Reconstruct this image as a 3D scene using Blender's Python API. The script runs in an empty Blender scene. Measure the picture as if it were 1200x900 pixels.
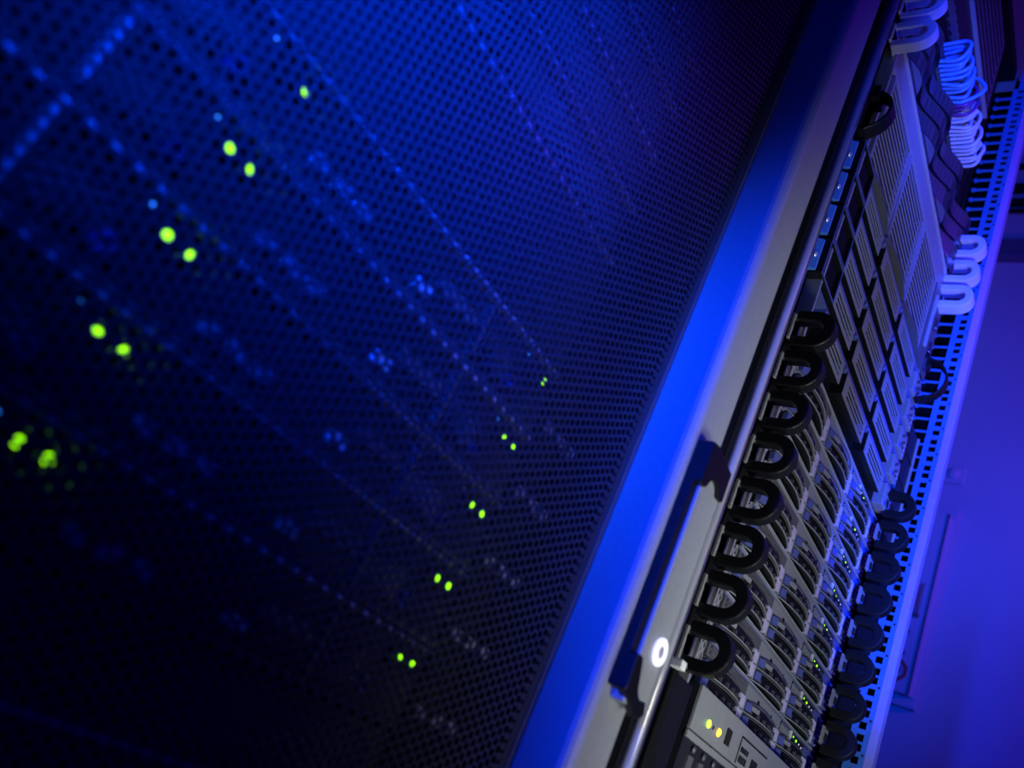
import bpy, math, random
from mathutils import Matrix, Vector
random.seed(7)
S = 0.3          # one drawing unit is 0.3 m (camera to server fronts)
CAMH = 0.8       # camera height in metres
sc = bpy.context.scene
COL = sc.collection

def W(x, y, z):
    return Vector((x*S, y*S, z*S + CAMH))

# ------------------------------------------------------------------ camera
cd = bpy.data.cameras.new('camera'); cam = bpy.data.objects.new('camera', cd); COL.objects.link(cam)
right = Vector((0.46843906, -0.7867796, 0.40192376))
down = Vector((0.54573808, -0.10007726, -0.83195823))
fwd = Vector((0.69479119, 0.60906683, 0.38249549))
m = Matrix((right, -down, -fwd)).transposed().to_4x4()
m.translation = Vector((0, 0, CAMH))
cam.matrix_world = m
cd.sensor_width = 36.0
cd.lens = 36.0*1006.93/1200.0
cd.clip_start = 0.01
cd.dof.use_dof = True
cd.dof.focus_distance = 0.86
cd.dof.aperture_fstop = 6.0
sc.camera = cam
sc.view_settings.view_transform = 'Standard'
sc.view_settings.look = 'None'
sc.view_settings.gamma = 1.0
sc.view_settings.use_curve_mapping = False
sc.view_settings.exposure = 0.0

# ------------------------------------------------------------------ world, lamps and added fill lights
wd = bpy.data.worlds.new('world'); sc.world = wd; wd.use_nodes = True
wd.node_tree.nodes['Background'].inputs[0].default_value = (0.0, 0.01, 1.0, 1)
wd.node_tree.nodes['Background'].inputs[1].default_value = 0.16

def area(name, loc, target, size, power, color, sy=None, spread=180):
    l = bpy.data.lights.new(name, 'AREA'); l.size = size; l.energy = power; l.color = color
    if sy: l.shape = 'RECTANGLE'; l.size_y = sy
    l.spread = math.radians(spread)
    o = bpy.data.objects.new(name, l); COL.objects.link(o)
    o.location = loc
    o.rotation_euler = (Vector(target)-Vector(loc)).to_track_quat('-Z', 'Y').to_euler()
    return o
BLUE = (0.0, 0.05, 1.0)
def spot(name, loc, target, power, color, angle, size=0.05, blend=0.6):
    l = bpy.data.lights.new(name, 'SPOT'); l.energy = power; l.color = color; l.spot_size = math.radians(angle); l.spot_blend = blend; l.shadow_soft_size = size
    o = bpy.data.objects.new(name, l); COL.objects.link(o); o.location = loc
    o.rotation_euler = (Vector(target)-Vector(loc)).to_track_quat('-Z', 'Y').to_euler()
spot('blue_lamp', (-1.15, 0.20, 1.00), (0.48, 0.265, 1.02), 160, (0.0, 0.034, 1.0), 22, 0.06, 1.0)
area('blue_mesh_fill', (-0.60, -0.30, 1.35), (0.06, 0.3, 1.15), 0.15, 10.0, (0.0, 0.045, 1.0), spread=27)  # added fill for the mesh and shelf edges behind it, no real lamp
spot('white_lamp', (0.52, -0.35, 0.50), (0.87, 0.28, 1.08), 20, (0.86, 0.97, 0.90), 54, 0.08, 0.5)
spot('white_door_lamp', (0.58, -0.50, 0.70), (0.57, 0.28, 0.98), 7.0, (1.0, 0.97, 0.75), 44, 0.08, 0.6)
area('violet_lamp', (1.25, -0.75, 2.25), (1.15, 0.3, 1.8), 0.3, 1.2, (0.16, 0.01, 1.0), spread=80)
area('violet_room_lamp', (1.45, -0.9, 1.7), (2.0, 0.3, 1.95), 0.3, 1.8, (0.45, 0.05, 1.0), spread=110)
spot('blue_rail_fill', (0.42, -0.05, 1.55), (1.23, 0.27, 1.85), 52, (0.02, 0.06, 1.0), 58)  # extra fill added to reach the right post past the rings
spot('blue_post_fill', (0.80, -0.12, 1.15), (1.23, 0.27, 1.35), 44, (0.0, 0.06, 1.0), 68)  # second added fill, brightens the holed face of the right post
spot('blue_guide_fill', (0.50, -0.20, 1.36), (0.66, 0.28, 1.44), 4.5, (0.0, 0.06, 1.0), 34)  # added narrow fill for the cable guide flaps, kept off the door

# ------------------------------------------------------------------ materials
def mat(name, color, rough=0.5, metal=0.0, noise=0.0, nscale=40, bump=0.0, emit=None, es=1.0, spec=0.5, coat=0.0):
    mt = bpy.data.materials.new(name); mt.use_nodes = True
    nt = mt.node_tree; b = nt.nodes['Principled BSDF']
    b.inputs['Base Color'].default_value = (*color, 1)
    b.inputs['Roughness'].default_value = rough
    b.inputs['Metallic'].default_value = metal
    b.inputs['Specular IOR Level'].default_value = spec
    b.inputs['Coat Weight'].default_value = coat
    if noise or bump:
        tc = nt.nodes.new('ShaderNodeTexCoord'); n = nt.nodes.new('ShaderNodeTexNoise')
        n.inputs['Scale'].default_value = nscale; n.inputs['Detail'].default_value = 4
        nt.links.new(tc.outputs['Object'], n.inputs['Vector'])
        if noise:
            r = nt.nodes.new('ShaderNodeValToRGB')
            r.color_ramp.elements[0].color = (*[c*(1-noise) for c in color], 1)
            r.color_ramp.elements[1].color = (*[min(1, c*(1+noise)) for c in color], 1)
            r.color_ramp.elements[0].position = .3; r.color_ramp.elements[1].position = .7
            nt.links.new(n.outputs[0], r.inputs[0]); nt.links.new(r.outputs[0], b.inputs['Base Color'])
        if bump:
            bp = nt.nodes.new('ShaderNodeBump'); bp.inputs['Strength'].default_value = bump
            bp.inputs['Distance'].default_value = 0.001
            nt.links.new(n.outputs[0], bp.inputs['Height']); nt.links.new(bp.outputs[0], b.inputs['Normal'])
    if emit:
        b.inputs['Emission Color'].default_value = (*emit, 1); b.inputs['Emission Strength'].default_value = es
    return mt
M = dict(
    door=mat('door_paint', (0.42, 0.44, 0.45), 0.42, 0.0, 0.06, 300, 0.15),
    mesh=mat('perforated_steel', (0.026, 0.026, 0.029), 0.34, 0.0, 0.08, 120),
    gasket=mat('dark_rubber', (0.035, 0.04, 0.04), 0.7),
    black=mat('black_plastic', (0.007, 0.007, 0.008), 0.42, 0, 0.2, 200, 0.1, spec=0.35),
    matblack=mat('matte_black_steel', (0.004, 0.004, 0.005), 0.7, 0, 0.2, 80, spec=0.15),
    chrome=mat('polished_steel', (0.55, 0.56, 0.62), 0.16, 1.0, 0.05, 60),
    post=mat('glossy_post_paint', (0.30, 0.30, 0.34), 0.22, 0.85, 0.15, 30),
    zinc=mat('zinc_plated_steel', (0.50, 0.50, 0.54), 0.35, 0.55, 0.08, 90),
    silver=mat('silver_bezel', (0.26, 0.26, 0.27), 0.45, 0.1, 0.05, 90),
    bezel=mat('grey_bezel', (0.10, 0.10, 0.11), 0.45, 0.1, 0.08, 120),
    chassis=mat('dark_chassis', (0.012, 0.012, 0.016), 0.5, 0.0, 0.15, 50),
    lip=mat('bright_edge', (0.60, 0.60, 0.65), 0.28, 0.5, 0.05, 80),
    lilac=mat('lilac_plastic', (0.62, 0.55, 0.80), 0.4, 0, 0.06, 60, 0.2),
    bluetab=mat('blue_latch', (0.09, 0.11, 0.34), 0.3, 0.1, 0.05, 60),
    label=mat('printed_label', (0.75, 0.75, 0.72), 0.5, 0, 0.35, 900),
    hole=mat('dark_hole', (0.003, 0.003, 0.004), 0.8),
    bluetint=mat('blue_light_tint', (0.06, 0.20, 0.60), 0.38, 0.0, 0.06, 90),  # blue lamplight put into the colour of the post and guide flaps
    flange=mat('violet_light_tint', (0.26, 0.26, 0.60), 0.38, 0.0, 0.06, 90),  # lavender light on the chamfered edge, put into its colour
    gloss=mat('gloss_rod_paint', (0.42, 0.42, 0.48), 0.15, 0.1, 0.05, 30, coat=0.5),
    wave=mat('wave_bezel_steel', (0.05, 0.05, 0.06), 0.35, 0.1, 0.10, 60),
    cblue=mat('blue_cable', (0.10, 0.30, 0.75), 0.35, 0, 0.05, 40),
    cwhite=mat('pale_cable', (0.60, 0.55, 0.75), 0.35, 0, 0.05, 40),
    cpurple=mat('purple_cable', (0.16, 0.03, 0.22), 0.35, 0, 0.05, 40),
    wall=mat('painted_wall', (0.42, 0.40, 0.50), 0.8, 0, 0.04, 3, 0.1),
    walldark=mat('dark_trunking', (0.10, 0.10, 0.16), 0.6, 0, 0.05, 10),
    floor=mat('floor_tile', (0.20, 0.20, 0.22), 0.5, 0, 0.1, 8),
    red=mat('red_emblem', (0.45, 0.04, 0.05), 0.5, 0, 0.05, 80),
    green=mat('green_light', (0.05, 0.5, 0.02), 0.4, emit=(0.30, 1.0, 0.0), es=2.4),
    yellowgreen=mat('yellow_green_light', (0.3, 0.5, 0.02), 0.4, emit=(0.45, 1.0, 0.02), es=6.0),
    amber=mat('amber_light', (0.6, 0.3, 0.02), 0.4, emit=(1.0, 0.55, 0.02), es=4.0),
    blueled=mat('blue_light', (0.05, 0.1, 0.6), 0.4, emit=(0.02, 0.2, 1.0), es=2.5),
    ringglow=mat('lock_ring_glow', (0.8, 0.8, 0.8), 0.4, emit=(0.95, 0.93, 1.0), es=0.9),  # emission stands in for the bright highlight on the lock ring
    whiteled=mat('white_light', (0.6, 0.6, 0.6), 0.4, emit=(0.7, 0.65, 1.0), es=0.8),
)
# perforated look for the wave bezels: rows of small dimples
def dimples(mt, scale):
    nt = mt.node_tree; b = nt.nodes['Principled BSDF']
    tc = nt.nodes.new('ShaderNodeTexCoord'); v = nt.nodes.new('ShaderNodeTexVoronoi')
    v.inputs['Scale'].default_value = scale; v.inputs['Randomness'].default_value = 0.0
    r = nt.nodes.new('ShaderNodeValToRGB'); r.color_ramp.elements[0].position = .32; r.color_ramp.elements[1].position = .42
    r.color_ramp.elements[0].color = (0.004, 0.004, 0.006, 1); r.color_ramp.elements[1].color = (0.05, 0.05, 0.07, 1)
    nt.links.new(tc.outputs['Object'], v.inputs['Vector']); nt.links.new(v.outputs['Distance'], r.inputs[0])
    nt.links.new(r.outputs[0], b.inputs['Base Color'])
dimples(M['wave'], 260)

# ------------------------------------------------------------------ mesh helpers
class MB:
    def __init__(s): s.v = []; s.f = []
    def box(s, x0, x1, y0, y1, z0, z1):
        n = len(s.v)
        s.v += [(x, y, z) for x in (x0, x1) for y in (y0, y1) for z in (z0, z1)]
        s.f += [(n, n+1, n+3, n+2), (n+4, n+6, n+7, n+5), (n, n+4, n+5, n+1), (n+2, n+3, n+7, n+6), (n, n+2, n+6, n+4), (n+1, n+5, n+7, n+3)]
        return s
    def prism(s, poly, axis, a, b):
        """poly: 2-D outline; axis it is pushed along: 'x' poly=(y,z), 'y' poly=(x,z), 'z' poly=(x,y)"""
        def p(q, t):
            return (t, q[0], q[1]) if axis == 'x' else (q[0], t, q[1]) if axis == 'y' else (q[0], q[1], t)
        n = len(s.v); k = len(poly)
        s.v += [p(q, a) for q in poly] + [p(q, b) for q in poly]
        s.f += [tuple(range(n, n+k)), tuple(range(n+2*k-1, n+k-1, -1))]
        s.f += [(n+i, n+(i+1) % k, n+k+(i+1) % k, n+k+i) for i in range(k)]
        return s
    def ring(s, outer, inner, axis, a, b):
        """closed band between two outlines with the same number of points"""
        def p(q, t):
            return (t, q[0], q[1]) if axis == 'x' else (q[0], t, q[1]) if axis == 'y' else (q[0], q[1], t)
        n = len(s.v); k = len(outer)
        for pts in (outer, inner):
            for t in (a, b): s.v += [p(q, t) for q in pts]
        O0, O1, I0, I1 = n, n+k, n+2*k, n+3*k
        for i in range(k):
            j = (i+1) % k
            s.f += [(O0+i, O0+j, O1+j, O1+i), (I0+j, I0+i, I1+i, I1+j), (O0+j, O0+i, I0+i, I0+j), (O1+i, O1+j, I1+j, I1+i)]
        return s
    def cyl(s, c, r, axis, a, b, n=16, rz=None):
        rz = rz or r
        return s.prism([(c[0]+r*math.cos(2*math.pi*i/n), c[1]+rz*math.sin(2*math.pi*i/n)) for i in range(n)], axis, a, b)
    def dome(s, x, y, z, r, n=10, rings=4, dirx=0):
        """low dome facing -Y (dirx=0) or -X (dirx=1)"""
        base = len(s.v)
        for j in range(rings):
            t = j/rings*math.pi/2; rr = r*math.cos(t); h = r*0.6*math.sin(t)
            for i in range(n):
                a = 2*math.pi*i/n
                s.v.append((x-h, y+rr*math.cos(a), z+rr*math.sin(a)) if dirx else (x+rr*math.cos(a), y-h, z+rr*math.sin(a)))
        s.v.append((x-r*.6, y, z) if dirx else (x, y-r*.6, z))
        for j in range(rings-1):
            for i in range(n):
                k = (i+1) % n
                s.f.append((base+j*n+i, base+j*n+k, base+(j+1)*n+k, base+(j+1)*n+i))
        t = base+rings*n
        for i in range(n): s.f.append((base+(rings-1)*n+i, base+(rings-1)*n+(i+1) % n, t))
        return s
    def plan(s, fn, x0, x1, yb, z0, z1, n=14):
        """slab whose front edge follows y = fn(x) in plan"""
        pts = [(x0+(x1-x0)*i/n, fn(x0+(x1-x0)*i/n)) for i in range(n+1)]
        return s.prism(pts + [(x1, yb), (x0, yb)], 'z', z0, z1)
    def strip(s, fn, x0, x1, th, z0, z1, n=14):
        pts = [(x0+(x1-x0)*i/n, fn(x0+(x1-x0)*i/n)) for i in range(n+1)]
        for i in range(n):
            (a, b), (c, d) = pts[i], pts[i+1]
            s.prism([(a, b), (c, d), (c, d+th), (a, b+th)], 'z', z0, z1)
        return s
    def perf(s, x0, x1, z0, z1, pitch, rad, y0, y1, sx=1.0, sz=1.0, nh=12, ph=0, pz=0):
        """hexagonally perforated sheet in the XZ plane, nearest neighbours stacked in Z"""
        R = pitch/math.sqrt(3)
        nx = int((x1-x0)/(1.5*R*sx)); nz = int((z1-z0)/(pitch*sz))
        for i in range(nx):
            cx = x0 + (i+.7+ph)*1.5*R*sx
            for j in range(nz):
                cz = z0 + (j+.5+pz+(.5 if i % 2 else 0))*pitch*sz
                if cz > z1: continue
                n = len(s.v)
                for a in range(6):
                    t = a*math.pi/3
                    s.v.append((cx+R*math.cos(t)*sx, y0, cz+R*math.sin(t)*sz))
                for yy in (y0, y1):
                    for a in range(nh):
                        t = a*2*math.pi/nh
                        s.v.append((cx+rad*math.cos(t)*sx, yy, cz+rad*math.sin(t)*sz))
                h = nh//6
                for a in range(6):
                    b = (a+1) % 6
                    s.f.append((n+a, n+b) + tuple(n+6+((a+1)*h-q) % nh for q in range(h+1)))
                for a in range(nh):
                    b = (a+1) % nh
                    s.f.append((n+6+a, n+6+b, n+6+nh+b, n+6+nh+a))
        return s
    def build(s, name, m_, parent=None, bevel=0, smooth=False, loc=None, seg=2):
        me = bpy.data.meshes.new(name)
        me.from_pydata([(x*S, y*S, z*S) for x, y, z in s.v], [], s.f)
        me.materials.append(M[m_]); me.update()
        import bmesh
        if len(s.f) < 20000:
            bm = bmesh.new(); bm.from_mesh(me); bmesh.ops.recalc_face_normals(bm, faces=bm.faces); bm.to_mesh(me); bm.free()
        if smooth:
            for p in me.polygons: p.use_smooth = True
        o = bpy.data.objects.new(name, me); COL.objects.link(o)
        if loc is not None: o.location = loc
        if parent: o.parent = parent
        if bevel:
            b = o.modifiers.new('bevel', 'BEVEL'); b.width = bevel*S; b.segments = seg; b.limit_method = 'ANGLE'
        return o

def thing(name, label, cat, loc, group=None):
    o = bpy.data.objects.new(name, None); COL.objects.link(o); o.location = loc; o.empty_display_size = .02
    o['label'] = label; o['category'] = cat
    if group: o['group'] = group
    return o
def copy_tree(o, parent=None):
    c = o.copy(); COL.objects.link(c)
    if parent: c.parent = parent
    for ch in list(o.children): copy_tree(ch, c)
    return c
def structure(o): o['kind'] = 'structure'; return o
ORD = ['lowest', 'second', 'third', 'fourth', 'fifth', 'sixth', 'seventh', 'eighth', 'ninth', 'tenth', 'eleventh', 'twelfth', 'thirteenth', 'fourteenth', 'fifteenth',
       'sixteenth', 'seventeenth', 'eighteenth', 'nineteenth', 'twentieth', 'twenty-first', 'twenty-second', 'twenty-third', 'twenty-fourth', 'twenty-fifth', 'twenty-sixth']
U = 0.148
def zk(k): return -0.013 + U*k
O0 = Vector((0, 0, CAMH))

# ------------------------------------------------------------------ setting
XW = 2.0/S
ZF = -CAMH/S
ZC = 2.2/S
structure(MB().box(-4, XW+.4, -5, 6, ZF-.3, ZF).build('floor', 'floor', loc=O0))
structure(MB().box(-4, XW+.4, -5, 6, ZC, ZC+.3).build('ceiling', 'wall', loc=O0))
structure(MB().box(XW, XW+.3, -5, 6, ZF, ZC).build('wall_right', 'wall', loc=O0))
structure(MB().box(-4, XW, 6, 6.3, ZF, ZC).build('wall_back', 'wall', loc=O0))

# ------------------------------------------------------------------ rack 1: the near cabinet with its perforated door
RB, RT = ZF, 4.9            # rack bottom and top
rack1 = thing('server_rack', 'near server cabinet with closed perforated door filling the left of the view', 'server rack', W(0, 0, ZF))
def L1(o): return o
def R1(mb, name, m_, par=rack1, **k):
    off = Vector((0, 0, -ZF*S))
    o = mb.build(name, m_, par, **k)
    o.location = off if par in (rack1,) else Vector((0, 0, 0))
    return o
R1(MB().box(-.72, -.62, .97, 4.2, RB, RT), 'side_panel', 'matblack')
R1(MB().box(1.64, 1.74, .99, 4.2, RB, RT), 'side_panel', 'matblack')
R1(MB().box(-.62, 1.64, .99, 4.2, RT-.1, RT), 'top_panel', 'matblack')
R1(MB().box(-.62, 1.64, .99, 4.2, RB, RB+.1), 'base_panel', 'matblack')
R1(MB().box(-.62, 1.64, 4.1, 4.2, RB+.1, RT-.1), 'back_panel', 'matblack')
for xa, xb in ((-.34, -.25), (1.27, 1.36)):
    R1(MB().box(xa, xb, 1.0, 1.03, RB+.1, RT-.1).box(xa if xa < 0 else xb-.02, xa+.02 if xa < 0 else xb, 1.03, 1.2, RB+.1, RT-.1), 'mounting_rail', 'matblack')
# door: hollow frame, thickness .83 to .965
DB, DT = RB+.15, RT-.05
dr = MB()
yf, ym = .83, .951
dr.box(1.569, 1.735, yf, ym+.03, DB, DT)
dr.box(-.72, -.60, yf, ym+.03, DB, DT)
door = R1(dr, 'door', 'door', bevel=.026, seg=4)
R1(MB().box(-.60, 1.569, yf+.02, ym+.03, DB, DB+.35).box(-.60, 1.569, yf+.02, ym+.03, DT-.35, DT), 'door_rail', 'door', par=door)
R1(MB().box(1.552, 1.569, ym-.004, ym+.012, DB+.35, DT-.35), 'mesh_edge', 'bezel', par=door)
pan = MB()
px0, px1, pz0, pz1 = -.48, 1.54, -.78, 3.28
pan.perf(px0, px1, pz0, pz1, .0197, .0077, ym, ym+.004, ph=-0.1403, pz=-0.0652)
R1(pan, 'perforated_panel', 'mesh', par=door)
R1(MB().box(-.60, px0+.008, ym, ym+.004, DB+.35, DT-.35).box(px1-.022, 1.569, ym, ym+.004, DB+.35, DT-.35)
   .box(px0, px1, ym, ym+.004, DB+.35, pz0+.015).box(px0, px1, ym, ym+.004, pz1-.035, DT-.35), 'mesh_border', 'mesh', par=door)
R1(MB().box(1.738, 1.765, .86, .99, RB, RT), 'door_gasket', 'gasket')
# swing handle
hd = R1(MB().box(1.622, 1.733, .797, .83, .215, .80), 'handle_plate', 'door', par=door, bevel=.006)
hl = MB()
hl.box(1.596, 1.626, .806, .83, .235, .80)
R1(hl, 'door_handle', 'black', par=door, bevel=.004)
def arc(cx, cz, r, a0, a1, n=10):
    return [(cx+r*math.cos(math.radians(a0+(a1-a0)*i/n)), cz+r*math.sin(math.radians(a0+(a1-a0)*i/n))) for i in range(n+1)]
top = [(1.626, .805), (1.596, .800), (1.596, .70), (1.626, .70)] + arc(1.668, .700, .034, 170, 20) + [(1.733, .715), (1.733, .79)]
R1(MB().prism(top, 'y', .788, .812), 'handle_cap', 'black', par=door, bevel=.004)
bot = [(1.626, .31), (1.596, .31), (1.596, .235), (1.690, .200), (1.715, .215)] + arc(1.685, .275, .040, -60, -165)
R1(MB().prism(bot, 'y', .788, .812), 'handle_cap', 'black', par=door, bevel=.004)
lk = MB()
n = 24
def circ(cx, cz, r, rz=None): return [(cx+r*math.cos(2*math.pi*i/n), cz+(rz or r)*math.sin(2*math.pi*i/n)) for i in range(n)]
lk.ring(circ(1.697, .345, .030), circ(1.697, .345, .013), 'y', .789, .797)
lock = R1(lk, 'lock_ring', 'ringglow', par=door, bevel=.003); lock['label'] = 'white ring round the keyhole'
R1(MB().cyl((1.697, .345), .0135, 'y', .791, .797), 'lock_barrel', 'lilac', par=door)

# ---- servers behind the mesh door
def small_led(par, name, m_, x, y, z, r=.0055):
    return MB().dome(x, y, z, r).build(name, m_, par)
def make_twin():
    t = thing('twin_server', '', 'server', W(0, 0, 0), 'twin servers behind the mesh door')
    MB().box(0, 1.5, .01, 2.4, .004, U-.004).build('chassis', 'chassis', t)
    MB().box(0, 1.5, -.008, .012, U-.009, U-.003).build('edge_lip', 'lip', t)
    MB().box(0, 1.5, -.002, .010, .004, .012).build('lower_lip', 'bezel', t)
    for o in (0, .744):
        if o == 0: MB().box(.488, .498, -.008, .01, .02, .13).build('divider', 'lip', t)
        else: MB().box(1.236, 1.244, -.006, .01, .02, .13).build('divider', 'bezel', t)
        MB().perf(.50+o, .62+o, .03, .10, .018, .006, 0, .004, nh=6).build('vent_grille', 'bezel', t)
        MB().box(.655+o, .735+o, -.004, .01, .090, .116).build('light_panel', 'black', t)
        small_led(t, 'status_light', 'green', .676+o, -.004, .103+(.004 if o else 0), .0070)['first'] = 1
        small_led(t, 'status_light', 'green', .716+o, -.004, .103+(.004 if o else 0), .0074)
        small_led(t, 'power_light', 'blueled', .640+o, -.003, .121, .0025)
        b = MB()
        for q in range(3): b.box(.78+o+.05*q, .81+o+.05*q, -.006, .01, .035, .055)
        b.build('port', 'lip', t)
        MB().ring(circ(.62+o, .045, .014), circ(.62+o, .045, .008), 'y', -.01, .01).build('knob', 'bluetab', t)
    lb = MB()
    for q in range(5): lb.box(1.055+.008*q, 1.059+.008*q, -.003, .01, .03+.002*(q % 2), .05)
    lb.build('label_print', 'label', t)
    MB().box(1.10, 1.22, -.006, .01, .06, .085).build('pull_tab', 'bezel', t)
    return t
tw = make_twin()
extra = [(-3, 5)]
ks = list(range(0, 5))
for i, k in enumerate(ks):
    o = tw if i == 0 else copy_tree(tw)
    o.location = W(-.24, 1.0, zk(k))
    o['label'] = 'dark twin server behind the mesh door, two green lights, %s from the bottom' % ORD[i]
    if i == 4:
        o['label'] = 'topmost dark twin server behind the mesh door, one green light in each half'
        for c in list(o.children):
            if 'first' in c.keys(): bpy.data.objects.remove(c)
def make_shelf():
    t = thing('rack_appliance', '', 'rack appliance', W(0, 0, 0), 'unlit appliances in the upper half behind the mesh')
    MB().box(0, 1.5, .012, 2.0, .004, U-.004).build('chassis', 'chassis', t)
    MB().box(.83, 1.5, -.008, .012, -.0005, .006).build('edge_lip', 'lip', t)
    MB().box(.04, .78, .004, .012, .02, U-.02).build('faceplate', 'bezel', t)
    MB().perf(.86, 1.46, .03, .12, .022, .008, .004, .012, nh=6).build('vent_grille', 'bezel', t)
    return t
sh = make_shelf()
for i, k in enumerate([-3, -2, -1] + list(range(7, 17))):
    o = sh if i == 0 else copy_tree(sh)
    o.location = W(-.24, 1.0, zk(k)-.002)
    o['label'] = ('unlit appliance below the lit twin servers behind the mesh door, %s from the bottom' % ORD[i]) if i < 3 else ('unlit appliance in the upper mesh-door rack with bright lower edge, %s from the bottom' % ORD[i-3])
    if i < 3: o['group'] = 'unlit appliances under the twin servers'
bp = thing('blank_panel', 'plain dark blank panel behind the mesh door above the lit servers', 'blank panel', W(-.24, 1.0, zk(5)))
MB().box(0, 1.5, .0, .02, .004, 2*U-.006).build('panel_plate', 'chassis', bp)
b_ = MB()
for x in (.03, 1.47):
    for z in (.04, 2*U-.04): b_.dome(x, 0, z, .008)
b_.build('screw', 'chrome', bp)

# ------------------------------------------------------------------ rack 2: the open cabinet
rack2 = thing('server_rack', 'open server rack with no door, full of servers, right of the mesh door', 'server rack', W(0, 0, ZF))
def R2(mb, name, m_, par=rack2, **k):
    o = mb.build(name, m_, par, **k)
    o.location = Vector((0, 0, -ZF*S)) if par is rack2 else Vector((0, 0, 0))
    return o
R2(MB().box(1.862, 1.935, .862, .962, RB, RT), 'front_post', 'post', bevel=.02, seg=4)
R2(MB().cyl((1.818, .838), .015, 'z', RB, RT, 20), 'trim_rod', 'gloss', smooth=True)
R2(MB().box(1.80, 1.862, .90, 4.2, RB, RT), 'side_panel', 'matblack')
R2(MB().box(4.18, 4.22, .88, 4.2, RB, RT), 'side_panel', 'matblack')
R2(MB().box(1.862, 4.18, 4.1, 4.2, RB, RT), 'back_panel', 'matblack')
R2(MB().box(1.862, 4.18, .97, 4.1, RT-.1, RT), 'top_panel', 'matblack')
R2(MB().box(1.862, 4.18, .97, 4.1, RB, RB+.1), 'base_panel', 'matblack')
R2(MB().box(2.234, 2.247, .945, 1.15, RB+.1, RT-.1), 'mounting_rail', 'zinc')
R2(MB().box(3.755, 3.768, .99, 1.15, RB+.1, RT-.1), 'mounting_rail', 'matblack')
R2(MB().box(1.935, 2.234, .995, 1.005, RB+.1, RT-.1), 'filler_strip', 'matblack')
R2(MB().box(3.768, 4.08, 1.16, 1.17, RB+.1, RT-.1), 'filler_strip', 'matblack')
sc_ = MB()
for k in range(-2, 31):
    sc_.dome(2.05, .995, zk(k)+.05, .010)
    sc_.dome(1.98, .995, zk(k)+.11, .007)
R2(sc_, 'screw', 'chrome')['kind'] = 'stuff'
# perforated right-hand post, its holed face turned to -X
rp = MB()
x0, x1 = 4.088, 4.100
zt = 4.72
rp.box(x0, x1, .881, .904, RB, RT)
rp.box(x0, x1, .936, .962, RB, zt)
zz = RB
hs = []
for k in range(-18, 33):
    for o in (.021, .074, .127):
        z = zk(k)+o
        if RB+.05 < z < zt: hs.append(z)
for z in hs:
    rp.box(x0, x1, .904, .936, zz, z-.016); zz = z+.016
rp.box(x0, x1, .904, .936, zz, RT)
z = zk(-12)
while z < zt:
    rp.box(x0, x1, .962, 1.035, z-.004, z+.004)
    rp.cyl((1.040, z), .012, 'x', x0, x1, 10)
    z += U/2
R2(rp, 'front_post', 'bluetint')
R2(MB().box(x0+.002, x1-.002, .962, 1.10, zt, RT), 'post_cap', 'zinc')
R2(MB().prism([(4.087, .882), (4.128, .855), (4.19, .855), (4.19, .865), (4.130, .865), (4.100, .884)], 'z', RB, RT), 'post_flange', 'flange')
hb = MB()
for k in range(-10, 31): hb.cyl((.8925, zk(k)+.10), .005, 'x', x0-.002, x0+.004, 8)
R2(hb, 'screw_hole', 'hole')['kind'] = 'stuff'
R2(MB().box(3.775, 4.084, .968, .985, RB+.1, 1.59), 'channel_cover', 'matblack')
R2(MB().box(3.86, 4.075, 1.06, 1.10, RB+.1, RT-.1), 'cable_channel', 'matblack')

# ---- D shaped cable rings
def dshape(yb, yt, h, n=12):
    r = h/2
    pts = [(yb, -r)] + [(yt+r - r*math.sin(math.pi*i/n), -r*math.cos(math.pi*i/n)) for i in range(n+1)] + [(yb, r)]
    return pts
def make_ring(m_, plate, yt=.829, h=.132, th=.036, w=.042, side=1, holes=True):
    t = thing('cable_ring', '', 'cable ring', W(0, 0, 0))
    MB().ring(dshape(.957, yt, h), dshape(.957-th*.0, yt+th, h-2*th), 'x', -w/2, w/2).build('ring', m_, t, bevel=.005, loc=(0, 0, 0))
    pl = MB()
    if side > 0:
        def sq(a):
            c_, s_2 = math.cos(a), math.sin(a); k_ = 1/max(abs(c_), abs(s_2))
            return (.006+.042*c_*k_, .045*s_2*k_)
        ang = [2*math.pi*i/24 for i in range(24)]
        pl.ring([sq(a) for a in ang], [(-.016+.009*math.cos(a), .018+.013*math.sin(a)) for a in ang], 'y', .957, .964)
    else:
        pl.box(-.05, .03, .955, .962, -.035, .035)
    pl.build('mounting_plate', plate, t)
    if side < 0: MB().box(-.02, .0, .948, .956, -.015, .012).build('plate_slot', 'hole', t)
    return t
XL, XR = 2.192, 3.70
rk = make_ring('black', 'silver')
for i in range(10):
    z = .486 + U*(i-2)
    if i < 2: continue
    o = rk if i == 2 else copy_tree(rk)
    o.location = W(XL, 0, z)
    o['group'] = 'black cable rings on the left post of the open rack'
    o['label'] = 'black D-shaped cable ring on the left post, %s from the bottom' % ORD[i-2]
rr = make_ring('black', 'silver', side=-1, yt=.834, w=.05)
for i in range(-3, 9):
    o = rr if i == -3 else copy_tree(rr)
    o.location = W(XR, 0, .486 + U*i)
    o['group'] = 'black cable rings on the right post of the open rack'
    o['label'] = 'black D-shaped cable ring beside the square-holed post, %s from the bottom' % ORD[i+3]
ll = make_ring('lilac', 'lilac', yt=.808)
for i, z in enumerate((2.87, 3.025, 3.18)):
    o = ll if i == 0 else copy_tree(ll)
    o.location = W(XL, 0, z)
    o['group'] = 'lilac cable rings on the left post'
    o['label'] = 'pale lilac cable ring at the top left of the open rack, %s from the bottom' % ORD[i]
lr = make_ring('lilac', 'lilac', side=-1, yt=.806, w=.07)
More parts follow.
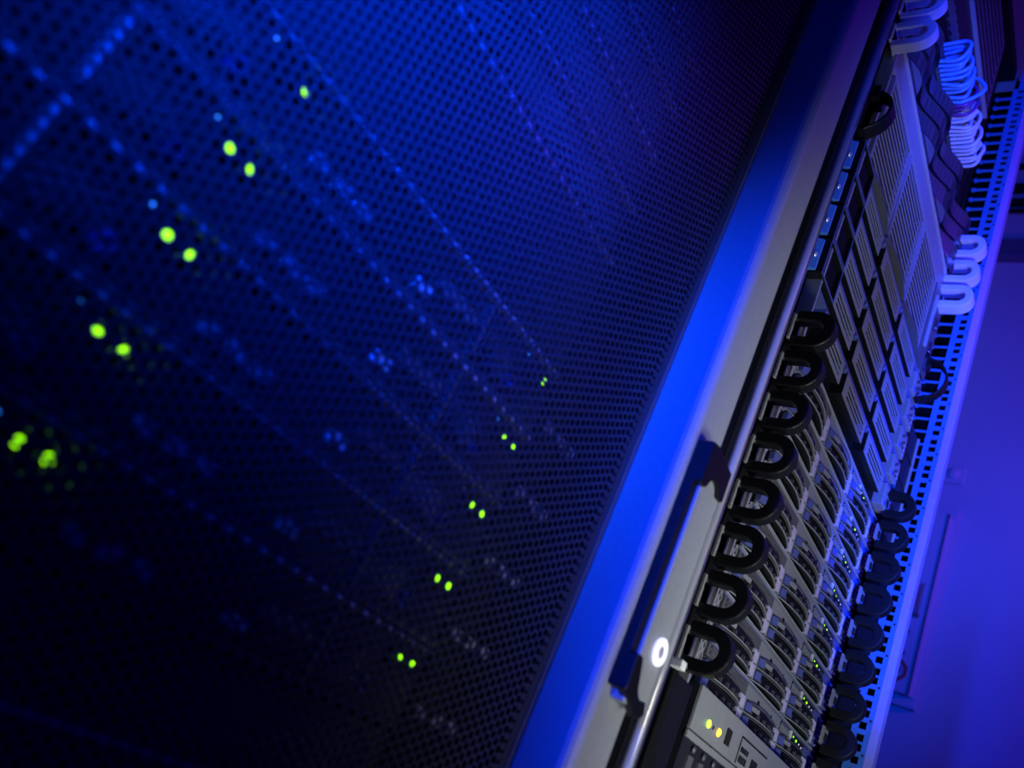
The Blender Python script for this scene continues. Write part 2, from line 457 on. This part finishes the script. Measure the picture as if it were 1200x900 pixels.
for i, z in enumerate((2.80, 2.955, 3.115)):
    o = lr if i == 0 else copy_tree(lr)
    o.location = W(XR-.02, 0, z)
    o['group'] = 'lilac cable rings on the right post'
    o['label'] = 'pale lilac cable ring against the blue-lit right post, %s from the bottom' % ORD[i]
# thin black wide loop high on the left post, and one on the right with a silver plate
def wide_loop(x, z, h, yt, lab, w=.055, th=.012, plate='silver', hw=.06):
    t = thing('cable_loop', lab, 'cable loop', W(x, 0, z))
    MB().ring(dshape(.957, yt, h), dshape(.957, yt+th, h-2*th), 'x', -w/2, w/2).build('loop', 'black', t, bevel=.003)
    MB().box(-hw, hw*.3, .957, .964, -h*.42, h*.42).build('mounting_plate', plate, t)
    MB().box(-w/2-.01, w/2+.01, .93, .957, h/2-.05, h/2+.005).build('hinge', 'black', t)
wide_loop(2.19, 2.47, .20, .872, 'thin black cable loop above the square cable guides on the left post', plate='matblack')
wide_loop(3.70, 2.335, .235, .835, 'large black cable loop with silver back plate above the slotted cover', hw=.055, th=.010)

# ---- square cable guides on the left post
def make_guide():
    t = thing('cable_guide', '', 'cable guide', W(0, 0, 0), 'square cable guides on the left post')
    b = MB()
    b.ring([(0, 0), (.17, 0), (.17, .140), (0, .140)], [(.008, .007), (.163, .007), (.163, .133), (.008, .133)], 'y', 0, .05)
    b.build('guide_frame', 'black', t)
    MB().ring([(0, 0), (.17, 0), (.17, .140), (0, .140)], [(.005, .005), (.165, .005), (.165, .135), (.005, .135)], 'y', -.002, .002).build('guide_rim', 'bluetab', t)
    MB().box(.008, .163, .016, .028, .007, .133).build('guide_back', 'matblack', t)
    MB().prism([(-.030, .05), (-.014, .018), (-.006, .018), (-.006, .055), (-.028, .055)], 'z', .0, .125).build('side_flap', 'bluetint', t, bevel=.004)
    MB().dome(-.022, .030, .055, .011, dirx=0).build('screw', 'lip', t, smooth=True)
    s2 = MB()
    for q in range(5): s2.box(.03+.025*q, .038+.025*q, .006, .016, .008, .03)
    s2.build('guide_tooth', 'black', t)
    return t
gd = make_guide()
for i in range(4):
    o = gd if i == 0 else copy_tree(gd)
    o.location = W(2.195, .938, 1.762+U*i)
    o['label'] = 'square black cable guide with shiny screw on the left post, %s from the bottom' % ORD[i]

# ---- servers with two rows of curved drive carriers
def bulge(w, b): return lambda x: -b*math.sin(math.pi*min(1, max(0, x/w)))**.8
def make_drive(par, x, z, upper, w=.395):
    f = bulge(w, .040); g = lambda q: f(q)*.66+.004
    d = MB().plan(g, 0, w, .012, 0, .042).build('drive_carrier', 'black', par, loc=Vector((x*S, 0, z*S)))
    MB().plan(lambda q: f(q)+.004, 0, w*.9, .008, 0, .0045).build('drive_tray', 'black', d)
    MB().strip(f, 0, w*.9, .004, .0, .0035).build('drive_lip', 'silver', d)
    MB().strip(lambda q: f(q)*.9, 0, w*.9, .004, .039, .042).build('drive_top_lip', 'bezel', d)
    r = MB()
    for i in range(6):
        q = .055+i*.052
        r.box(q, q+.005, f(q)*.97, f(q)*.97+.012, .005, .020)
    r.build('drive_rib', 'bezel', d)
    MB().plan(lambda q: f(q+.012)*.95-.006, .004, .035, .004, .008, .034, 4).build('drive_latch', 'bluetab', d)
    if upper: MB().strip(lambda q: f(q+.05)*.9-.002, 0, .05, .006, .020, .034, 4).build('drive_label', 'silver', d).location = Vector((.05*S, 0, 0))
    e = MB()
    for i in range(4): e.box(w-.05+i*.012, w-.043+i*.012, -.016, .006, .003, .04)
    e.build('drive_vent', 'lilac', d)
    return d
def make_drive_server():
    t = thing('rack_server', '', 'server', W(0, 0, 0), 'slim servers with curved drive carriers')
    MB().box(.0, 1.5, .012, 1.9, .004, U-.006).build('chassis', 'chassis', t)
    MB().box(.16, 1.5, -.010, .014, U-.008, U-.003).build('edge_lip', 'lip', t)
    MB().box(.16, 1.5, -.004, .012, U-.014, U-.011).build('seam_lip', 'bluetab', t)
    MB().perf(.015, .155, .008, .135, .036, .0125, -.004, .006, sx=.7, sz=1.0, nh=6).build('left_ear', 'silver', t)
    MB().box(.17, .57, -.004, .012, .096, U-.016).box(.19, .50, -.010, -.004, .104, .113).box(.19, .55, -.010, -.004, .121, .129).build('optical_drive', 'bezel', t)
    MB().box(.572, .990, -.006, .012, .092, U-.014).build('faceplate', 'silver', t)
    MB().box(.70, .72, -.008, -.005, .104, .116).box(.87, .88, -.008, -.005, .105, .114).build('faceplate_mark', 'hole', t)
    MB().perf(.998, 1.125, .094, U-.016, .0145, .0052, -.006, .0, nh=6).build('vent_grille', 'silver', t)
    MB().box(1.132, 1.142, -.012, .0, .094, U-.016).build('pull_tab', 'label', t)
    p = MB().box(1.15, 1.415, -.004, .012, .094, U-.016).build('port_panel', 'chassis', t)
    small_led(p, 'status_light', 'green', 1.19, -.004, .122, .0035); small_led(p, 'status_light', 'green', 1.235, -.004, .118, .005)
    small_led(p, 'status_light', 'whiteled', 1.28, -.004, .116, .0035); small_led(p, 'status_light', 'whiteled', 1.32, -.004, .113, .0035)
    MB().box(1.345, 1.40, -.009, 0, .100, .125).build('port', 'bluetab', t)
    e = MB().box(1.42, 1.5, -.004, .012, .006, U-.012).build('right_ear', 'bluetab', t)
    bb = MB()
    for q in range(5): bb.dome(1.45+.012*(q % 2), -.004, .02+.024*q, .009)
    bb.build('button', 'bluetab', e)
    d2 = MB()
    for q in range(6): d2.box(1.478, 1.496, -.01, 0, .014+.02*q, .022+.02*q)
    d2.build('ear_vent', 'lilac', e)
    for c in range(3):
        x = .165+.4165*c
        make_drive(t, x, .048, True); make_drive(t, x, .003, False)
        MB().box(x+.398, x+.412, -.012, .006, .004, .090).build('divider', 'silver', t)
    return t
ds = make_drive_server()
for i, k in enumerate(range(3, 11)):
    o = ds if i == 0 else copy_tree(ds)
    o.location = W(2.25, 1.0, zk(k))
    o['label'] = 'slim grey server with two rows of curved drive carriers, %s from the bottom' % ORD[i]

# ---- servers with raised slotted covers
def slotted(w, h, y0, y1, slots, sx0, sx1, sz0, pitch, sh):
    """plate x 0..w, z 0..h with horizontal slots"""
    b = MB()
    b.box(0, sx0, y0, y1, 0, h).box(sx1, w, y0, y1, 0, h)
    z = 0
    for i in range(slots):
        a = sz0+pitch*i
        b.box(sx0, sx1, y0, y1, z, a); z = a+sh
    b.box(sx0, sx1, y0, y1, z, h)
    return b
def make_bar_server():
    t = thing('rack_server', '', 'server', W(0, 0, 0), 'servers with raised slotted covers')
    MB().box(0, 1.5, .0, 1.9, .004, U-.006).build('chassis', 'matblack', t)
    MB().box(.02, 1.5, -.046, .0, U-.024, U-.014).build('edge_lip', 'bluetab', t)
    for c in range(3):
        x = .065+.425*c
        cw = .362
        if c == 0: x, cw = .15, .277
        d = slotted(cw, .088, -.050, -.047, 3, .050 if c else .02, cw-.030, .016, .021, .013).build('drive_cover', 'silver', t, loc=Vector((x*S, 0, .026*S)))
        MB().prism([(.0, 0), (cw-.004, 0), (cw-.004, .004), (.005, .004), (.005, .084), (cw-.004, .084), (cw-.004, .088), (0, .088)], 'y', -.047, 0).build('cover_side', 'black', d)
        MB().box(.03, cw-.022, -.005, -.001, .012, .078).build('cover_back', 'hole', d)
        MB().dome(x-.022, -.046, .118, .011).box(x-.034, x-.010, -.046, 0, .106, .128).build('release_latch', 'bluetab', t)
    e = MB().box(1.36, 1.5, -.048, .0, .016, U-.026).build('right_ear', 'silver', t, bevel=.004)
    MB().dome(1.385, -.048, .035, .012).build('power_button', 'bluetab', e)
    q = MB()
    for a, b in ((1.405, .04), (1.42, .06), (1.405, .085), (1.44, .045), (1.45, .075), (1.43, .10)): q.box(a, a+.012, -.050, -.046, b, b+.014)
    q.build('port', 'hole', e)
    w = MB()
    for a in (.03, .055, .08): w.dome(1.475, -.048, a, .006)
    w.build('button', 'lip', e)
    return t
bs = make_bar_server()
for i, k in enumerate(range(11, 16)):
    o = bs if i == 0 else copy_tree(bs)
    o.location = W(2.25, 1.0, zk(k))
    o['label'] = 'server with three raised slotted grey covers, %s from the bottom of its kind' % ORD[i]

# ---- slatted unit
sl = thing('storage_unit', 'tall unit with a fine horizontal slat grille under the silver strip', 'storage unit', W(2.25, 1.0, zk(16)))
H = 3*U
MB().box(0, 1.5, 0, 2.0, .004, H-.004).build('chassis', 'matblack', sl)
for c, (xa, xb) in enumerate(((.05, .44), (.46, .86), (.88, 1.27))):
    b = MB()
    b.box(xa, xa+.02, -.05, -.03, .01, H-.01).box(xb-.02, xb, -.05, -.03, .01, H-.01)
    for q in range(14):
        z = .018+q*(H-.045)/13
        b.box(xa+.02, xb-.02, -.050, -.047, z, z+.011)
    b.build('slat_grille', 'silver', sl)
    MB().plan(lambda x, xa=xa, xb=xb: -.052-.02*math.sin(math.pi*(x-xa)/(xb-xa)), xa, xb, -.02, -.004, .012).build('curved_lip', 'bezel', sl)
    MB().box(xa, xb, -.028, 0, .0, .006).build('grille_side', 'matblack', sl); MB().box(xa, xb, -.028, 0, H-.01, H-.004).build('grille_side', 'matblack', sl)
e = MB().box(1.29, 1.5, -.05, 0, .006, H-.006).build('right_ear', 'bezel', sl)
MB().box(1.33, 1.345, -.062, -.05, .10, H-.05).build('ear_rib', 'lip', e)
for z in (.30, .16, .07): MB().prism(circ(1.42, z, .018)[:13] + [(1.405, z-.05), (1.435, z-.05)], 'y', -.066, -.05).build('latch', 'chrome', e, bevel=.003)

# ---- silver strip
st = thing('blank_panel', 'smooth silver strip panel with bright top edge across the open rack', 'blank panel', W(2.25, 1.0, zk(19)))
MB().box(0.02, 1.5, -.045, .0, .002, U-.016).build('panel_plate', 'silver', st, bevel=.01)
MB().box(0.0, 1.5, -.052, .0, U-.014, U-.003).build('edge_lip', 'lip', st, bevel=.003)
s_ = MB().dome(1.47, -.05, .03, .012).dome(1.47, -.05, .10, .012); s_.build('screw', 'chrome', st)

# ---- wavy fronted unit
wv = thing('storage_unit', 'black unit with three wavy dimpled front bands below the coiled cables', 'storage unit', W(2.25, 1.0, zk(20)))
MB().box(0, 1.5, .06, 2.0, .004, H-.004).build('chassis', 'matblack', wv)
for j in range(3):
    ph = -.06*j
    f = lambda x, ph=ph: -.045-.032*math.sin(2*math.pi*(x-.11+ph)/.385)
    z0 = .020+.142*j
    MB().plan(f, .03, 1.5, .06, z0, z0+.088, 90).build('wave_band', 'wave', wv, smooth=False)
    MB().plan(lambda x: f(x)-.006, .03, 1.5, .03, z0-.006, z0, 90).build('band_edge', 'chrome', wv)
    MB().plan(lambda x: f(x)-.003, .03, 1.5, .03, z0+.088, z0+.091, 90).build('band_edge', 'post', wv)
MB().box(1.44, 1.5, -.06, .05, .01, H-.01).build('right_ear', 'wave', wv)

# ---- patch panel with the bundle of cables
pp = thing('patch_panel', 'dark patch panel that the looped cables plug into', 'patch panel', W(2.25, 1.0, zk(23)))
MB().box(0, 1.5, .0, .12, .004, 2*U-.006).build('panel_plate', 'matblack', pp)
NC = 26
XC = [2.78 + i*(3.43-2.78)/(NC-1) for i in range(NC)]
for x in XC:
    for z in (.05, .16): MB().box(x-2.25-.010, x-2.25+.010, -.012, 0, z-.012, z+.012).build('port', 'bezel', pp)
def cable(i, x, m_, rad, reach, top, lab, grp):
    z0 = zk(23)+.05; z1 = zk(23)+.16
    j = lambda a: random.uniform(-a, a)
    dx = j(.025)
    pts = [Vector(p) for p in ((x, 1.04, z0), (x, .985, z0), (x+dx*.4, .90, z0+.0+j(.01)), (x+dx, reach, (z0+top)/2+j(.012)), (x+dx*.6, .89, top+j(.01)), (x, .985, z1), (x, 1.04, z1))]
    path = []
    for q in range(1, len(pts)-2):          # Catmull-Rom through the points
        a, b, c, d = pts[q-1:q+3]
        for n_ in range(8):
            t = n_/8
            path.append(.5*((2*b)+(c-a)*t+(2*a-5*b+4*c-d)*t*t+(3*b-a-3*c+d)*t**3))
    path.append(pts[-2])
    mb = MB(); NS = 10
    for q, p in enumerate(path):
        tg = (path[min(q+1, len(path)-1)]-path[max(q-1, 0)]).normalized()
        sx_ = Vector((1, 0, 0)); sx_ = (sx_-tg*sx_.dot(tg)).normalized(); up = tg.cross(sx_)
        for a in range(NS):
            v = p+rad*(math.cos(2*math.pi*a/NS)*sx_+math.sin(2*math.pi*a/NS)*up)
            mb.v.append((v.x-x, v.y-1, v.z-z0))
    for q in range(len(path)-1):
        for a in range(NS):
            b = (a+1) % NS
            mb.f.append((q*NS+a, q*NS+b, (q+1)*NS+b, (q+1)*NS+a))
    o = mb.build('network_cable', m_, smooth=True, loc=W(x, 1, z0))
    o['label'] = lab; o['category'] = 'cable'; o['group'] = grp
nb = 0
for i, x in enumerate(XC):
    if i < 9: args = ('cblue', .0085, .865+.01*(i % 3), zk(23)+.165, 'blue network cable in the upper bundle, number %s from the left end' % ORD[i].replace('lowest', 'first'), 'blue patch cables')
    elif i == 9: args = ('cblue', .009, .83, zk(23)+.20, 'long bright blue cable looping out furthest, in the middle of the bundle', 'blue patch cables')
    elif i < 13: args = ('cpurple', .008, .865+.01*(i % 2), zk(23)+.165, 'dark purple network cable below the long blue loop, %s of three' % ORD[i-10].replace('lowest', 'first'), 'purple patch cables')
    else: args = ('cwhite', .0085, .865+.012*((i*5) % 4), zk(23)+.165+.015*((i*3) % 3), 'pale lilac network cable in the lower bundle, %s after the purple ones' % ORD[i-13].replace('lowest', 'first'), 'pale patch cables')
    cable(i, x, *args)

# ---- dark units above
du = thing('rack_appliance', 'dark plain appliance above the patch panel in the open rack', 'rack appliance', W(2.25, 1.0, zk(25)))
MB().box(0, 1.5, .0, 1.6, .004, 3*U-.004).build('chassis', 'chassis', du)
MB().box(0, 1.5, -.02, 0, 3*U-.014, 3*U-.004).build('edge_lip', 'lip', du)
MB().perf(.35, .75, .02, .14, .03, .011, -.008, 0, nh=6).build('vent_grille', 'bezel', du)
MB().box(.9, .93, -.02, 0, .1, .34).build('handle', 'black', du)
pu = thing('blank_panel', 'wide brushed blank panel at the very top of the open rack', 'blank panel', W(2.25, 1.0, zk(28)))
MB().box(0, 1.5, -.01, .02, .004, 4*U-.004).build('panel_plate', 'bezel', pu)
g = MB()
for q in range(7): g.box(.1, 1.45, -.016, -.01, .05+.075*q, .058+.075*q)
g.build('panel_rib', 'chassis', pu)

# ---- slotted black cover in the right cable channel
cv = thing('cable_cover', 'glossy black slotted cover between the servers and the holed right post', 'cable cover', W(3.80, .98, 1.60))
MB().box(0, .235, .0, .06, 0, .60).build('cover_plate', 'black', cv, bevel=.006)
MB().box(.228, .238, -.010, .0, 0, .60).build('edge_trim', 'lip', cv)
b_ = MB()
for q in range(4):
    for o_ in (.02, .078): b_.box(.02, .07, -.003, .004, q*U+o_, q*U+o_+.045)
b_.build('slot', 'hole', cv)
b_ = MB()
for q in range(4): b_.box(.0, .235, -.004, .004, q*U+.0, q*U+.004)
b_.build('seam', 'hole', cv)

# ---- grey appliance with green and amber lights
ga = thing('rack_appliance', 'light grey appliance with one green and one amber light at the bottom', 'rack appliance', W(2.30, .93, zk(1)+.05))
MB().box(0, 1.42, .004, 1.8, .0, .235).build('chassis', 'chassis', ga)
MB().box(0, 1.42, -.006, .01, .118, .236).build('faceplate', 'silver', ga, bevel=.003)
MB().box(0, 1.42, -.002, .01, .095, .113).build('lower_strip', 'silver', ga)
MB().dome(.115, -.006, .160, .011).build('status_light', 'yellowgreen', ga)
MB().dome(.205, -.006, .160, .012).build('status_light', 'amber', ga)
MB().dome(.155, -.006, .160, .006).build('status_light', 'hole', ga)
MB().box(.265, .305, -.010, -.002, .145, .190).build('port', 'hole', ga)
b_ = MB()
for q in range(4): b_.box(.42+.02*q, .43+.02*q, -.009, -.004, .13, .15).box(.42+.02*q, .43+.02*q, -.009, -.004, .16, .175)
b_.box(.54, .60, -.009, -.004, .13, .165).build('label_print', 'hole', ga)
MB().box(.40, .405, -.008, -.004, .122, .20).box(.40, .68, -.008, -.004, .198, .203).build('seam', 'hole', ga)
b_ = MB()
for q in range(16): b_.box(.06+.085*q, .10+.085*q, -.002, .006, .02, .06).dome(.08+.085*q, -.002, .078, .010)
b_.build('connector', 'bezel', ga)
lowsv = thing('rack_server', 'dark server at the foot of the open rack under the grey appliance', 'server', W(2.25, 1.0, zk(-1)))
MB().box(0, 1.5, 0, 1.8, .004, 2*U+.03).build('chassis', 'chassis', lowsv)
b_ = MB()
for q in range(12): b_.box(.05+.12*q, .13+.12*q, -.02, 0, .02, .13).box(.05+.12*q, .13+.12*q, -.02, 0, .16, .29)
b_.build('module', 'bezel', lowsv)

# ---- black hinge block at lower left of the open rack
hgb = thing('cable_duct', 'black upright cable duct below the lowest black ring on the left post', 'cable duct', W(1.97, .88, -1.2))
z1 = 1.2+.385
MB().prism([(0.0, 0), (.21, 0), (.21, z1), (.0, z1)], 'y', .02, .10).build('duct_body', 'black', hgb, bevel=.006)
MB().prism([(0.0, 0), (.07, 0), (.07, z1-.22), (.03, z1-.13), (.03, z1), (.0, z1)], 'y', -.01, .02).build('duct_lip', 'matblack', hgb, bevel=.004)
MB().prism([(.075, 0), (.115, 0), (.115, z1-.24), (.085, z1-.20), (.075, z1-.20)], 'y', .012, .021).build('duct_plate', 'silver', hgb)
MB().box(-.02, .012, -.03, .0, z1-.01, z1+.012).build('clip', 'label', hgb, bevel=.003)

# ------------------------------------------------------------------ wall fittings
wc = thing('wall_cabinet', 'flat wall cabinet with latch and red emblem on the far wall', 'wall cabinet', W(XW, 1.19, 1.50))
MB().box(-.06, 0, 0, 1.3, 0, 1.55).build('cabinet_frame', 'wall', wc, bevel=.01)
MB().prism([(-.14, .065), (-.06, .02), (-.06, 1.25), (-.14, 1.2)], 'z', .07, 1.46).build('cabinet_door', 'wall', wc, bevel=.008)
MB().box(-.146, -.135, .045, .062, .07, 1.46).build('door_seam', 'walldark', wc)
MB().box(-.22, -.14, .09, .15, .62, .66).box(-.22, -.20, .085, .11, .62, .86).build('latch', 'silver', wc, bevel=.006)
MB().box(-.16, -.14, .15, .18, .25, .62).build('latch_plate', 'silver', wc, bevel=.008)
b_ = MB().dome(-.16, .145, .34, .022, dirx=1).dome(-.16, .145, .50, .022, dirx=1); b_.build('screw', 'chrome', wc)
oc = lambda r: [(.165+r*math.cos(math.pi/8+i*math.pi/4), .22+r*math.sin(math.pi/8+i*math.pi/4)) for i in range(8)]
MB().ring(oc(.085), oc(.060), 'x', -.146, -.14).ring(oc(.035), oc(.015), 'x', -.146, -.14).build('emblem', 'red', wc)
for i, (z, r, lab) in enumerate(((6.59, .030, 'thin dark conduit on the far wall, highest of four'), (6.32, .048, 'dark conduit on the far wall, second highest and thickest'),
                                 (6.15, .040, 'dark conduit on the far wall, third highest'), (6.05, .022, 'thin dark conduit on the far wall, lowest of four'))):
    o = MB().cyl((0, 0), r, 'y', -3, 5.5, 14).build('wall_conduit', 'matblack', loc=W(XW-.05, 0, z), smooth=False)
    o['label'] = lab; o['category'] = 'conduit'; o['group'] = 'dark conduits on the far wall'
o = MB().box(-.10, 0, -3, 5.5, -.10, .10).build('cable_trunking', 'walldark', loc=W(XW, 0, 5.59), bevel=.01)
o['label'] = 'wide dark trunking along the far wall under the conduits'; o['category'] = 'cable trunking'
# small wall socket seen faintly past the post
so = thing('wall_switch', 'faint round switch plate on the far wall above the cabinet', 'switch', W(XW, 1.22, 3.28))
MB().box(-.03, 0, 0, .16, 0, .16).build('switch_plate', 'wall', so, bevel=.01)
MB().dome(-.03, .08, .08, .05, dirx=1).build('switch_button', 'wall', so)
